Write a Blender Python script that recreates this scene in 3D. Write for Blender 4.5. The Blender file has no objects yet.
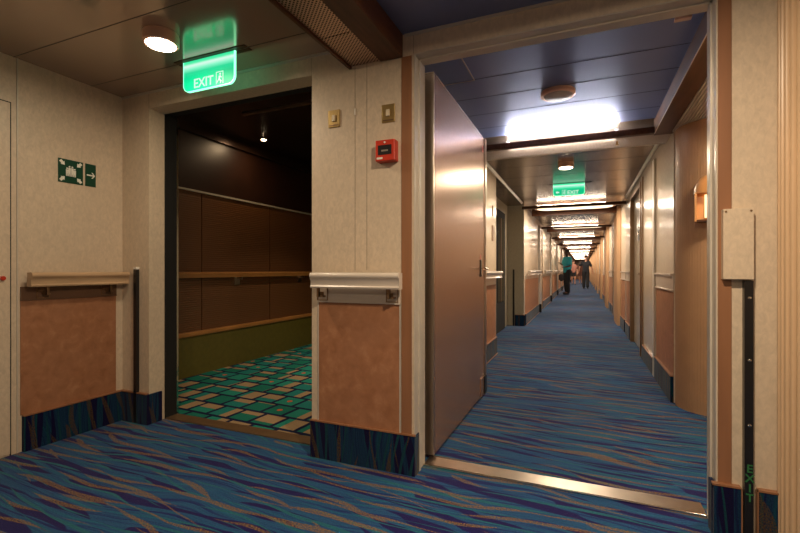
import bpy, bmesh, math, random
from mathutils import Vector, Matrix
random.seed(4)
PI = math.pi
COL = bpy.context.scene.collection
H = 1.03            # camera height
CEIL = 2.22
YD = 2.048          # cross wall front face
YB = 2.168          # cross wall back face
XL = -2.936         # left wall of the lobby
ORD = ['first','second','third','fourth','fifth','sixth','seventh','eighth','ninth','tenth','eleventh','twelfth','thirteenth','fourteenth','fifteenth','sixteenth','seventeenth','eighteenth']

# ---------------------------------------------------------------- materials
class NT:
    def __init__(s, name):
        s.m = bpy.data.materials.new(name); s.m.use_nodes = True
        s.t = s.m.node_tree; s.b = s.t.nodes['Principled BSDF']
        s.out = s.t.nodes['Material Output']
        s.tc = s.t.nodes.new('ShaderNodeTexCoord')
    def n(s, typ, **k):
        o = s.t.nodes.new(typ)
        for a, v in k.items(): setattr(o, a, v)
        return o
    def l(s, a, b): s.t.links.new(a, b)
    def mapping(s, scale=(1,1,1), rot=(0,0,0), loc=(0,0,0), src=None):
        o = s.n('ShaderNodeMapping'); o.inputs['Scale'].default_value = scale
        o.inputs['Rotation'].default_value = rot; o.inputs['Location'].default_value = loc
        s.l(src or s.tc.outputs['Object'], o.inputs['Vector']); return o.outputs[0]
    def noise(s, vec, scale=5, detail=3, rough=.5, dist=0):
        o = s.n('ShaderNodeTexNoise'); o.inputs['Scale'].default_value = scale
        o.inputs['Detail'].default_value = detail; o.inputs['Roughness'].default_value = rough
        o.inputs['Distortion'].default_value = dist
        s.l(vec, o.inputs['Vector']); return o.outputs['Fac']
    def ramp(s, fac, stops, interp='LINEAR'):
        o = s.n('ShaderNodeValToRGB'); cr = o.color_ramp; cr.interpolation = interp
        while len(cr.elements) < len(stops): cr.elements.new(0.5)
        for e, (p, c) in zip(cr.elements, stops):
            e.position = p; e.color = (c if isinstance(c, tuple) else (c,c,c)) + (1,)
        s.l(fac, o.inputs['Fac']); return o.outputs['Color']
    def mix(s, fac, a, b, mode='MIX'):
        o = s.n('ShaderNodeMix', data_type='RGBA', blend_type=mode)
        for sock, v in ((o.inputs[0], fac), (o.inputs[6], a), (o.inputs[7], b)):
            if isinstance(v, (int, float)): sock.default_value = v
            elif isinstance(v, tuple): sock.default_value = v + (1,)
            else: s.l(v, sock)
        return o.outputs[2]
    def math(s, op, a, b=None):
        o = s.n('ShaderNodeMath', operation=op)
        for i, v in enumerate((a, b)):
            if v is None: continue
            if isinstance(v, (int, float)): o.inputs[i].default_value = v
            else: s.l(v, o.inputs[i])
        return o.outputs[0]
    def bump(s, h, strength=.2, dist=.002):
        o = s.n('ShaderNodeBump'); o.inputs['Strength'].default_value = strength
        o.inputs['Distance'].default_value = dist
        s.l(h, o.inputs['Height']); s.l(o.outputs[0], s.b.inputs['Normal'])
    def set(s, **k):
        for a, v in k.items():
            i = s.b.inputs[a.replace('_', ' ')]
            if isinstance(v, tuple): i.default_value = v + (1,)
            elif isinstance(v, (int, float)): i.default_value = v
            else: s.l(v, i)
        return s

def simple(name, col, rough=.5, metal=0, var=.12, nscale=12, bump=0, coat=0, stretch=(1,1,1)):
    t = NT(name)
    v = t.noise(t.mapping(stretch), nscale, 4)
    lo = tuple(c*(1-var) for c in col); hi = tuple(min(1, c*(1+var)) for c in col)
    t.set(Base_Color=t.ramp(v, [(.3, lo), (.7, hi)]), Roughness=rough, Metallic=metal, Coat_Weight=coat)
    if bump: t.bump(v, bump)
    return t.m

def emit(name, col, strength, base=(.02,.02,.02)):
    t = NT(name); t.set(Base_Color=base, Roughness=.4, Emission_Color=col, Emission_Strength=strength)
    return t.m

def wallpaper(name, col, rough):
    t = NT(name)
    a = t.noise(t.mapping((1,1,.55)), 55, 5, .65, .6)
    b = t.noise(t.mapping(), 3, 3)
    c = t.ramp(a, [(.35, tuple(x*.88 for x in col)), (.65, tuple(min(1, x*1.07) for x in col))])
    c = t.mix(t.ramp(b, [(.35, 0.0), (.7, .35)]), c, tuple(x*.86 for x in col))
    t.set(Base_Color=c, Roughness=rough, Coat_Weight=.15, Coat_Roughness=.2); t.bump(a, .12)
    return t.m

def carpet(name, vertical=False, dark=1.0):
    t = NT(name)
    src = t.tc.outputs['Object']
    if vertical:     # run the streaks up the board: x+y across, z along
        sp = t.n('ShaderNodeSeparateXYZ'); t.l(src, sp.inputs[0])
        cb = t.n('ShaderNodeCombineXYZ')
        t.l(sp.outputs[2], cb.inputs[0]); t.l(t.math('ADD', sp.outputs[0], sp.outputs[1]), cb.inputs[1])
        src = cb.outputs[0]
    def sep(v):
        sp = t.n('ShaderNodeSeparateXYZ'); t.l(v, sp.inputs[0]); return sp.outputs
    x, y = sep(src)[0], sep(src)[1]
    def lines(sc, loc, slant, amp, period, lo, hi, wmax):
        """wavy tapering lines running mostly along x, never closing on themselves"""
        wv = t.noise(t.mapping(sc, loc=loc, src=src), 1.0, 2, .45)
        v = t.math('ADD', y, t.math('ADD', t.math('MULTIPLY', wv, amp), t.math('MULTIPLY', x, slant)))
        f = t.math('ABSOLUTE', t.math('SUBTRACT', t.math('FRACT', t.math('DIVIDE', v, period)), .5))
        mk = t.noise(t.mapping((1.7, 9.0, 1), loc=(loc[1]*3, loc[0]*2, 0), src=src), 1.0, 1)
        w = t.n('ShaderNodeMapRange'); t.l(mk, w.inputs[0])
        w.inputs[1].default_value = lo; w.inputs[2].default_value = hi; w.inputs[3].default_value = 0; w.inputs[4].default_value = wmax
        d = t.math('SUBTRACT', w.outputs[0], f)
        r = t.n('ShaderNodeMapRange'); t.l(d, r.inputs[0]); r.inputs[1].default_value = 0; r.inputs[2].default_value = .03
        return r.outputs[0]
    wv = t.noise(t.mapping((1.1, 1.4, 1), src=src), 1.0, 2)
    cb = t.n('ShaderNodeCombineXYZ'); t.l(x, cb.inputs[0]); t.l(t.math('ADD', y, t.math('MULTIPLY', wv, .30)), cb.inputs[1])
    s1 = t.noise(t.mapping((.6, 34, 1), src=cb.outputs[0]), 1.5, 3, .6)
    base = t.ramp(s1, [(.32, (.008,.012,.11)), (.42, (.010,.045,.155)), (.50, (.016,.088,.20)), (.56, (.011,.055,.165)), (.63, (.012,.13,.21)), (.72, (.010,.046,.155))])
    navy = lines((.75, 1.0, 1), (2.2, 5.1, 0), .08, .42, .085, .43, .64, .38)
    base = t.mix(navy, base, (.011,.008,.088))
    teal = lines((.8, 1.0, 1), (7.2, 1.1, 0), .05, .42, .06, .42, .62, .15)
    base = t.mix(teal, base, (.014,.115,.16))
    a = lines((.9, 1.1, 1), (-3.7, 2.4, 0), .0, .50, .088, .43, .61, .18)
    b = lines((1.1, 1.1, 1), (8.3, -6.4, 0), .20, .40, .16, .46, .63, .11)
    fz = t.noise(t.mapping((1,1,1), src=src), 170, 2, .8)
    speck = t.ramp(fz, [(.44, .12), (.56, 1.0)])
    tm = t.mix(1.0, t.mix(1.0, a, b, 'LIGHTEN'), speck, 'MULTIPLY')
    base = t.mix(tm, base, (.205,.115,.042))
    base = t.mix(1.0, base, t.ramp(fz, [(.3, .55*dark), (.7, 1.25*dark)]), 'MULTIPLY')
    t.set(Base_Color=base, Roughness=.95, Specular_IOR_Level=.08, Sheen_Weight=.09, Sheen_Roughness=.5)
    t.bump(fz, .5, .004)
    return t.m

def tile_carpet():
    t = NT('green_tile_carpet')
    v = t.mapping((5.0, 5.0, 1), rot=(0,0,.06))
    sp = t.n('ShaderNodeSeparateXYZ'); t.l(v, sp.inputs[0]); x, y = sp.outputs[0], sp.outputs[1]
    row = t.math('FLOOR', y)
    x2 = t.math('ADD', x, t.math('MULTIPLY', row, .38))
    colm = t.math('FLOOR', x2); fx = t.math('FRACT', x2); fy = t.math('FRACT', y)
    cb = t.n('ShaderNodeCombineXYZ'); t.l(colm, cb.inputs[0]); t.l(row, cb.inputs[1])
    wn = t.n('ShaderNodeTexWhiteNoise', noise_dimensions='3D'); t.l(cb.outputs[0], wn.inputs['Vector'])
    rs = t.n('ShaderNodeSeparateColor'); t.l(wn.outputs['Color'], rs.inputs[0]); r1, r2, r3 = rs.outputs[0], rs.outputs[1], rs.outputs[2]
    teal = t.ramp(r3, [(0, (.01,.15,.105)), (.35, (.018,.215,.155)), (.7, (.015,.18,.155))], 'CONSTANT')
    pick = t.math('GREATER_THAN', r1, .5)
    mf = t.n('ShaderNodeMix', data_type='FLOAT'); t.l(pick, mf.inputs[0]); t.l(fx, mf.inputs[2]); t.l(fy, mf.inputs[3])
    split = t.math('GREATER_THAN', mf.outputs[0], t.math('ADD', .25, t.math('MULTIPLY', r2, .9)))
    c = t.mix(split, teal, (.34,.225,.12))
    dx = t.math('SUBTRACT', fx, .5); dy = t.math('SUBTRACT', fy, .5)
    rad = t.math('SQRT', t.math('ADD', t.math('MULTIPLY', dx, dx), t.math('MULTIPLY', dy, dy)))
    dot = t.math('MULTIPLY', t.math('LESS_THAN', rad, .11), t.math('GREATER_THAN', r2, .83))
    c = t.mix(dot, c, (.6,.12,.05))
    ed = t.math('MINIMUM', t.math('SUBTRACT', .5, t.math('ABSOLUTE', dx)), t.math('SUBTRACT', .5, t.math('ABSOLUTE', dy)))
    c = t.mix(t.math('LESS_THAN', ed, .075), c, (.006,.010,.040))
    fz = t.noise(t.mapping(), 220, 2, .7)
    c = t.mix(1.0, c, t.ramp(fz, [(.3, .7), (.7, 1.15)]), 'MULTIPLY')
    t.set(Base_Color=c, Roughness=.9, Specular_IOR_Level=.15); t.bump(fz, .4, .003)
    return t.m

def perforated(name, col, pitch, hole=.32, rough=.28, metal=.9, bright=(0.01,.006,.004), trans=False):
    t = NT(name)
    sp = t.n('ShaderNodeSeparateXYZ'); t.l(t.mapping((1/pitch, 1/pitch, 1), rot=(0,0,PI/4)), sp.inputs[0])
    fx = t.math('SUBTRACT', t.math('FRACT', sp.outputs[0]), .5)
    fy = t.math('SUBTRACT', t.math('FRACT', sp.outputs[1]), .5)
    d = t.math('SQRT', t.math('ADD', t.math('MULTIPLY', fx, fx), t.math('MULTIPLY', fy, fy)))
    h = t.math('LESS_THAN', d, hole)
    t.set(Base_Color=t.mix(h, col, bright), Roughness=rough, Metallic=metal)
    t.bump(t.math('SUBTRACT', 1.0, h), .6, .003)
    if trans:
        tr = t.n('ShaderNodeBsdfTranslucent'); tr.inputs[0].default_value = (.9,.82,.72,1); mx = t.n('ShaderNodeMixShader')
        t.l(t.math("ADD", .25, t.math("MULTIPLY", h, .6)), mx.inputs[0]); t.l(t.b.outputs[0], mx.inputs[1]); t.l(tr.outputs[0], mx.inputs[2])
        t.l(mx.outputs[0], t.out.inputs[0])
    return t.m

def ceilmat(name, col, rough, metal):
    t = NT(name)
    g = t.noise(t.mapping(), .9, 2)
    t.set(Base_Color=t.ramp(g, [(.3, tuple(x*.92 for x in col)), (.7, tuple(x*1.06 for x in col))]),
          Roughness=rough, Metallic=metal)
    return t.m

def door_laminate():
    t = NT('door_laminate')
    a = t.noise(t.mapping(), 60, 4, .6)
    b = t.noise(t.mapping((1,1,.4)), 3.5, 4)
    c = t.ramp(a, [(.3, (.40,.225,.145)), (.75, (.50,.29,.19))])
    c = t.mix(t.ramp(b, [(.4, 0.0), (.7, .35)]), c, (.35,.185,.115))
    t.set(Base_Color=c, Roughness=.27, Metallic=.6)
    return t.m

M = {}
M['wall'] = wallpaper('cream_wallpaper', (.64,.51,.37), .45)
M['wall_gloss'] = wallpaper('cream_gloss_panel', (.67,.56,.43), .2)
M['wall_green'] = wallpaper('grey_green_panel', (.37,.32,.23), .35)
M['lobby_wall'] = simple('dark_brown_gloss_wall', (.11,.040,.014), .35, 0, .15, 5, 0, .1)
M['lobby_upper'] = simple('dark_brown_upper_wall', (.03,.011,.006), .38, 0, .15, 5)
M['olive'] = simple('olive_green_skirting', (.11,.085,.012), .5, 0, .1, 20)
M['frame'] = simple('cream_metal_frame', (.56,.50,.42), .33, .15, .06, 8)
M['brown_trim'] = simple('brown_laminate_trim', (.28,.125,.058), .4, 0, .12, 3, 0, .15, (6,6,.6))
M['dado'] = None
def dado():
    t = NT('mottled_brown_dado')
    a = t.noise(t.mapping(), 16, 5, .6, .4); b = t.noise(t.mapping(), 5, 3)
    c = t.ramp(a, [(.3, (.28,.115,.05)), (.55, (.36,.155,.072)), (.75, (.45,.22,.11))])
    c = t.mix(t.ramp(b, [(.4, 0.0), (.7, .4)]), c, (.36,.17,.09))
    t.set(Base_Color=c, Roughness=.5); t.bump(a, .1); return t.m
M['dado'] = dado()
M['seam'] = simple('panel_seam_shadow_gap', (.25,.19,.14), .8)
M['dark_gap'] = simple('dark_gap', (.012,.009,.007), .7)
M['rail'] = simple('cream_handrail_paint', (.62,.53,.44), .3, 0, .06, 6, 0, .3)
M['rail_wood'] = simple('tan_handrail_wood', (.50,.33,.19), .35, 0, .15, 4, 0, .3, (1,1,8))
M['rail_lobby'] = simple('amber_wood_rail', (.36,.15,.04), .3, 0, .15, 4, 0, .3)
M['mount'] = simple('dark_brown_mounting_board', (.15,.075,.04), .45)
M['bracket'] = simple('bronze_bracket', (.28,.17,.09), .35, .7, .1)
M['carpet'] = carpet('wave_carpet')
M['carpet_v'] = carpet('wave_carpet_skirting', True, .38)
M['tiles'] = tile_carpet()
M['ceil_brown'] = ceilmat('brown_grey_metal_ceiling', (.50,.39,.31), .15, .55)
M['ceil_blue_refl'] = ceilmat('metal_ceiling_blue_reflection', (.20,.235,.41), .45, .6)  # the carpet's blue reflection is put into the ceiling colour
M['ceil_corr'] = ceilmat('corridor_metal_ceiling', (.36,.29,.235), .27, .75)
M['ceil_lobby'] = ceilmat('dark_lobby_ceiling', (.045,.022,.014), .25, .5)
M['beam'] = simple('dark_brown_wood_beam', (.085,.032,.014), .42, 0, .3, 4, 0, .08, (8,1,8))
M['beam'].node_tree.nodes['Principled BSDF'].inputs['Specular IOR Level'].default_value = .2
M['perf'] = perforated('perforated_bronze_panel', (.62,.45,.34), .014, .33, .45)
M['perf_light'] = perforated('perforated_cream_grille', (.20,.13,.09), .016, .25, .35, .5, (.03,.02,.015), True)
M['steel'] = simple('brushed_steel', (.55,.47,.39), .3, 1, .15, 6, 0, 0, (1,1,.3))
M['chrome'] = simple('polished_chrome', (.75,.70,.62), .12, 1, .05)
M['brass'] = simple('satin_brass_plate', (.48,.33,.13), .4, .8, .12)
M['cream_plastic'] = simple('cream_plastic', (.75,.62,.42), .4)
M['door'] = door_laminate()
M['black'] = simple('black_plastic_strip', (.012,.010,.010), .28)
M['black_matte'] = simple('black_matte_paint', (.006,.005,.004), .95)
M['red'] = simple('red_alarm_plastic', (.55,.035,.012), .35)
M['white'] = simple('white_ink', (.8,.76,.66), .5, 0, .03)
M['sign_green'] = simple('dark_green_sign', (.006,.055,.028), .35)
M['rib'] = simple('tan_ribbed_laminate', (.41,.24,.125), .55, 0, .07, 5, 0, .1)
M['copper'] = simple('copper_lamp_housing', (.78,.50,.36), .35, .35, .05)
M['wood_lamp'] = simple('orange_wood_sconce', (.62,.30,.10), .35, 0, .15, 5, 0, .2, (4,4,1))
M['lens'] = emit('lit_lamp_lens', (1,.86,.66), 26)
M['lens_small'] = emit('lit_small_lamp_lens', (1,.74,.45), 40)
M['lens_dim'] = emit('dimmed_lamp_lens', (1,.74,.45), 2.5)
M['tube'] = emit('fluorescent_tube', (1,.82,.62), 30)
M['tube_w'] = emit('cove_fluorescent_tube', (.97,.96,1), 260)
M['oval'] = emit('oval_light_diffuser', (1,.78,.52), 2.3)
M['sconce_glow'] = emit('sconce_lit_diffuser', (1,.62,.32), 2.2)
M['exit_edge'] = emit('exit_sign_lit_edge', (.25,1,.55), 2.2)
M['exit_text'] = emit('exit_sign_white_text', (.62,1,.78), .95)
M['glow_text'] = emit('dim_green_lettering', (.05,.5,.08), .10)
M['white_plate'] = simple('white_plate', (.7,.66,.58), .4)
M['glass'] = simple('dark_door_glass', (.02,.018,.015), .08)
def exit_mat():
    t = NT('edge_lit_exit_panel')     # light enters at the top edge and fades down the acrylic
    sp = t.n('ShaderNodeSeparateXYZ'); t.l(t.tc.outputs['Object'], sp.inputs[0])
    f = t.math('DIVIDE', t.math('MULTIPLY', sp.outputs[2], -1), .165)
    c = t.ramp(f, [(0, (.02,.75,.30)), (.10, (.10,.95,.45)), (.18, (.75,1,.88)), (.30, (.25,.95,.6)), (.42, (.03,.72,.33)), (.6, (.0,.50,.22)), (1, (.0,.52,.22))])
    t.set(Base_Color=(.0,.25,.12), Roughness=.5, Specular_IOR_Level=.2, Emission_Color=c, Emission_Strength=.95)
    return t.m
M['exit'] = exit_mat()

# ---------------------------------------------------------------- geometry helpers
def box(bm, x0, x1, y0, y1, z0, z1, bev=0):
    m = Matrix.Translation(((x0+x1)/2, (y0+y1)/2, (z0+z1)/2)) @ Matrix.Diagonal((abs(x1-x0), abs(y1-y0), abs(z1-z0), 1))
    g = bmesh.ops.create_cube(bm, size=1, matrix=m)
    if bev:
        es = list({e for v in g['verts'] for e in v.link_edges})
        bmesh.ops.bevel(bm, geom=es, offset=bev, segments=2, affect='EDGES', profile=.5)
    return bm
def cyl(bm, c, r, h, axis='Z', seg=32, r2=None):
    rot = {'Z': Matrix(), 'X': Matrix.Rotation(PI/2, 4, 'Y'), 'Y': Matrix.Rotation(PI/2, 4, 'X')}[axis]
    bmesh.ops.create_cone(bm, cap_ends=True, segments=seg, radius1=r, radius2=r if r2 is None else r2, depth=h, matrix=Matrix.Translation(c) @ rot)
    return bm
def lathe(bm, c, prof, seg=32):
    rings = []
    for r, z in prof:
        if r < 1e-5: rings.append([bm.verts.new((c[0], c[1], c[2]+z))])
        else: rings.append([bm.verts.new((c[0]+r*math.cos(a), c[1]+r*math.sin(a), c[2]+z)) for a in [2*PI*i/seg for i in range(seg)]])
    for a, b in zip(rings, rings[1:]):
        for i in range(seg):
            j = (i+1) % seg
            q = [a[i % len(a)], a[j % len(a)], b[j % len(b)], b[i % len(b)]]
            q2 = []
            for v in q:
                if v not in q2: q2.append(v)
            if len(q2) > 2: bm.faces.new(q2)
    return bm
def prism(bm, pts, axis, a, b):
    """closed 2D outline swept along an axis from a to b"""
    def P(p, t):
        if axis == 'X': return (t, p[0], p[1])
        if axis == 'Y': return (p[0], t, p[1])
        return (p[0], p[1], t)
    v0 = [bm.verts.new(P(p, a)) for p in pts]; v1 = [bm.verts.new(P(p, b)) for p in pts]
    n = len(pts)
    for i in range(n): bm.faces.new((v0[i], v0[(i+1) % n], v1[(i+1) % n], v1[i]))
    bm.faces.new(v0); bm.faces.new(v1[::-1])
    return bm
def obj(name, bm, mat, parent=None, smooth=False, kind=None, loc=None):
    bmesh.ops.recalc_face_normals(bm, faces=bm.faces[:])
    if loc:
        bmesh.ops.translate(bm, verts=bm.verts[:], vec=-Vector(loc))
    me = bpy.data.meshes.new(name); bm.to_mesh(me); bm.free()
    me.materials.append(mat)
    o = bpy.data.objects.new(name, me); COL.objects.link(o)
    if loc: o.location = loc
    if parent:
        o.parent = parent
        # children are authored in world coordinates
        pl = Vector(wloc(parent)); o.location = (Vector(loc) if loc else Vector((0,0,0))) - pl
    if smooth:
        for p in me.polygons: p.use_smooth = True
        try: me.set_sharp_from_angle(angle=math.radians(35))
        except Exception: pass
    if kind: o['kind'] = kind
    return o
def wloc(o):
    v = Vector(o.location)
    while o.parent: o = o.parent; v += Vector(o.location)
    return v
def S(name, bm, mat, **k): return obj(name, bm, mat, kind='structure', **k)
def B(*a): return box(bmesh.new(), *a)
def thing(name, label, cat, loc=(0,0,0), group=None):
    o = bpy.data.objects.new(name, None); COL.objects.link(o); o.location = loc; o.empty_display_size = .1
    return tag(o, label, cat, group)
def tag(o, label, cat, group=None):
    o['label'] = label; o['category'] = cat
    if group: o['group'] = group
    return o
def dup(root, delta=None, label=None, group=None):
    def cp(o, parent):
        c = o.copy(); COL.objects.link(c); c.parent = parent
        for ch in kids.get(o.name, []): cp(ch, c)
        return c
    kids = {}
    for o in COL.objects:
        if o.parent: kids.setdefault(o.parent.name, []).append(o)
    r = cp(root, None)
    if delta: r.location = Vector(root.location) + Vector(delta)
    if label: r['label'] = label
    if group: r['group'] = group
    return r
def text_mesh(s, size, extrude=.0006):
    cu = bpy.data.curves.new('t', 'FONT'); cu.body = s; cu.size = size; cu.extrude = extrude
    cu.align_x = 'CENTER'; cu.align_y = 'CENTER'; cu.offset = size*.018
    o = bpy.data.objects.new('t', cu); COL.objects.link(o)
    dg = bpy.context.evaluated_depsgraph_get(); dg.update()
    me = bpy.data.meshes.new_from_object(o.evaluated_get(dg))
    bm = bmesh.new(); bm.from_mesh(me)
    bpy.data.objects.remove(o); bpy.data.curves.remove(cu); bpy.data.meshes.remove(me)
    return bm
def place(bm, mtx): bmesh.ops.transform(bm, matrix=mtx, verts=bm.verts[:]); return bm
FRONT = Matrix.Rotation(PI/2, 4, 'X')       # XY drawing -> upright, read from -Y
LEFTW = Matrix.Rotation(PI/2, 4, 'Z') @ FRONT   # upright, read from +X
def poly(bm, pts, t=.0012):
    v0 = [bm.verts.new((x, y, 0)) for x, y in pts]; v1 = [bm.verts.new((x, y, t)) for x, y in pts]
    n = len(pts)
    bm.faces.new(v1); bm.faces.new(v0[::-1])
    for i in range(n): bm.faces.new((v0[i], v0[(i+1) % n], v1[(i+1) % n], v1[i]))

# ---------------------------------------------------------------- the setting
# floors
S('floor', B(XL-.12, 1.92, -2.62, YB, -.06, 0), M['carpet'])
S('floor', B(-1.386, 1.42, YB, 54, -.06, 0), M['carpet'])
S('floor', B(-3.65, -1.386, YB, 8.1, -.06, 0), M['tiles'])
# foreground walls
S('wall_left', B(XL-.12, XL, -2.5, YD, 0, 2.5), M['wall'])
S('wall_right', B(1.8, 1.92, -2.5, YD, 0, 2.5), M['wall'])
S('wall_back', B(XL-.12, 1.92, -2.62, -2.5, 0, 2.5), M['wall'])
bm = bmesh.new()
box(bm, -3.65, -2.675, YD, YB, 0, 2.5)
box(bm, -2.675, -1.386, YD, YB, 2.11, 2.5)
box(bm, -1.386, -.781, YD, YB, 0, 2.5)
box(bm, -.781, .482, YD, YB, 2.115, 2.5)
box(bm, .482, 1.92, YD, YB, 0, 2.5)
wf = S('wall_front', bm, M['wall'])
bm = bmesh.new()
for x in (-1.115, -1.045): box(bm, x-.0012, x+.0012, YD-.0006, YD+.001, 1.03, CEIL)
for x in (-2.675, -1.39): box(bm, x-.001, x+.001, YD-.0006, YD+.001, 2.11, CEIL)
pass
box(bm, -.785, -.783, YD-.0006, YD+.001, 2.115, CEIL)
obj('panel_seam', bm, M['seam'], wf)
# lobby beyond the left opening
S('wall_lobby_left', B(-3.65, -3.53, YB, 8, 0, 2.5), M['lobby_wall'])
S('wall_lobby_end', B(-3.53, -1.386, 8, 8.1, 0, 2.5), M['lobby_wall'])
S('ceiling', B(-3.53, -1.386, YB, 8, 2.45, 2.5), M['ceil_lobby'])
# corridor walls
S('wall_corridor_left', B(-1.386, -1.0, YB, 5.5, 0, 2.5), M['wall_gloss'])
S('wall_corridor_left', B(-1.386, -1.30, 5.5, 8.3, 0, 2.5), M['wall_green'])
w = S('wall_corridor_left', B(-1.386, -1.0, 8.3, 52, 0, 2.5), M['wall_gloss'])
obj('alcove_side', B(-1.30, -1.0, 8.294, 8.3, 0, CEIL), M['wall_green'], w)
XR = .65
bm = bmesh.new(); box(bm, XR, XR+.10, 3.95, 5.9, 0, 2.5); box(bm, XR, XR+.1, 5.9, 7.15, 2.06, 2.5); box(bm, XR, XR+.1, 7.15, 52, 0, 2.5)
box(bm, XR+.1, XR+.14, 5.7, 7.3, 0, 2.5)
S('wall_corridor_right', bm, M['wall_gloss'])
S('wall_recess_right', B(1.3, 1.42, YB, 3.95, 0, 2.5), M['wall'])
S('wall_recess_end', B(.75, 1.42, 3.95, 4.05, 0, 2.5), M['wall'])
S('wall_corridor_end', B(-1.386, XR+.1, 52, 52.1, 0, 2.5), M['brown_trim'])
# ceilings
def ceil(x0, x1, y0, y1, m, seams, z=CEIL):
    o = S('ceiling', B(x0, x1, y0, y1, z, z+.05), m)
    b = bmesh.new()
    for s in seams: box(b, x0, x1, s-.002, s+.002, z-.0008, z+.001)
    if seams: obj('panel_seam', b, M['dark_gap'], o)
    return o
ceil(XL, -1.15, -2.5, YD, M['ceil_brown'], [-.3, .25, .83, 1.42, 1.84])
ceil(-1.15, -.84, -2.5, YD, M['ceil_brown'], [])
ceil(-.84, 1.8, -2.5, YD, M['ceil_blue_refl'], [-.3, .25, .83, 1.42])
ceil(-1.0, 1.3, YB, 3.93, M['ceil_blue_refl'], [2.4, 2.7, 3.0, 3.33, 3.66])
ceil(-1.3, XR, 3.93, 52, M['ceil_corr'], [4.6, 5.2, 5.8, 6.4, 7.0, 7.6])
# thin cream crown strips, put in for the bright line on the front wall
S('trim_1', B(XL, -1.155, YD-.008, YD, CEIL-.014, CEIL-.0005), M['frame'])
S('trim_2', B(-.83, 1.8, YD-.008, YD, CEIL-.014, CEIL-.0005), M['frame'])
S('trim_3', prism(bmesh.new(), [(-1.0, CEIL-.03), (-.99, CEIL-.03), (-.975, CEIL), (-1.0, CEIL)], 'Y', 4.32, 7.95), M['frame'])
S('trim_4', prism(bmesh.new(), [(XR, CEIL-.03), (XR-.01, CEIL-.03), (XR-.02, CEIL), (XR, CEIL)], 'Y', 4.32, 7.95), M['frame'])

# foreground soffit tray: thin edge, perforated panel, wide board
tray = thing('ceiling_tray', 'dark brown boxed ceiling beam with perforated metal strip above the pier', 'ceiling beam', (-1.0, 0, CEIL))
obj('edge_board', B(-1.15, -1.135, -2.5, YD-.001, 2.098, CEIL), M['beam'], tray)
bm = bmesh.new(); box(bm, -1.135, -.965, -2.5, 1.745, 2.112, 2.122); box(bm, -1.135, -.965, 1.75, YD-.001, 2.112, 2.122)
obj('perforated_panel', bm, M['perf'], tray)
obj('wide_board', B(-.965, -.84, -2.5, YD-.001, 2.105, CEIL, .004), M['beam'], tray)

# vestibule beams
bmr = thing('ceiling_beam', 'dark brown wooden beam running along the right side behind the doorway', 'ceiling beam', (.577, 3, CEIL))
obj('beam_board', B(.52, .635, YB, 3.94, 2.10, CEIL, .003), M['beam'], bmr)
obj('edge_strip', B(.517, .521, YB, 3.94, 2.098, 2.103), M['steel'], bmr)
bm = bmesh.new()
for i in range(34):
    x = .64+i*.0194; box(bm, x, x+.009, YB, 3.95, 2.10, 2.112)
box(bm, .635, 1.3, YB, 3.95, 2.116, 2.126)
S('trim_5', bm, M['rail'])

def cross_beam(y, label):
    t = thing('cross_beam', label, 'ceiling beam', (-.2, y, CEIL), 'brown beams across the corridor ceiling')
    x1 = .52 if y < 5 else XR
    obj('beam_board', B(-1.0, x1, y, y+.05, 2.108, 2.158, .002), M['beam'], t)
    return t
cross_beam(3.94, 'dark brown beam across the ceiling directly behind the blue-reflecting vestibule ceiling')
S('trim_6', B(.52, XR, 3.94, 3.99, 2.10, CEIL), M['beam'])
S('trim_7', B(-1.0, XR, 3.991, 4.30, 2.112, 2.120), M['perf_light'])
S('trim_8', B(-1.0, XR, 4.30, 4.315, 2.108, CEIL), M['steel'])
def cove(y, x0, x1, label, m):
    t = thing('cove_light', label, 'lamp', ((x0+x1)/2, y+.1, 2.16), 'hidden cove tubes behind the corridor beams')
    obj('tube', cyl(bmesh.new(), ((x0+x1)/2, y+.070, 2.158), .012, x1-x0, 'X', 12), m, t)
    for xs in (x0-.02, x1): obj('socket', B(xs, xs+.02, y+.052, y+.09, 2.1205, 2.19), M['white_plate'], t)
cove(3.94, -.62, .25, 'lamp tube lying behind the nearest brown ceiling beam', M['tube_w'])

# ---------------------------------------------------------------- main doorway
bm = bmesh.new()
box(bm, -.846, -.792, YD-.006, YD, .2, CEIL-.115); S('trim_9', bm, M['brown_trim'])
S('trim_10', B(.484, .527, YD-.006, YD, .2, CEIL-.016), M['brown_trim'])
# steel jamb linings (reveals)
bm = bmesh.new()
box(bm, -.781, -.777, YD+.002, YB+.035, 0, 2.112); box(bm, .478, .482, YD+.002, YB+.012, 0, 2.112)
box(bm, -.777, .478, YD+.002, YB+.012, 2.110, 2.115)
box(bm, -.777, -.770, YD+.055, YD+.075, 0, 2.11); box(bm, .471, .478, YD+.055, YD+.075, 0, 2.11); box(bm, -.777, .478, YD+.055, YD+.075, 2.102, 2.11)
S('trim_11', bm, M['frame'])
th = thing('door_threshold', 'polished metal threshold strip across the floor of the open doorway', 'threshold', (-.15, 2.23, 0))
obj('plate', B(-.777, .478, 2.178, 2.285, .0, .007, .002), M['steel'], th)
obj('front_lip', B(-.777, .478, 2.168, 2.178, .0, .010, .002), M['chrome'], th)
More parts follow.
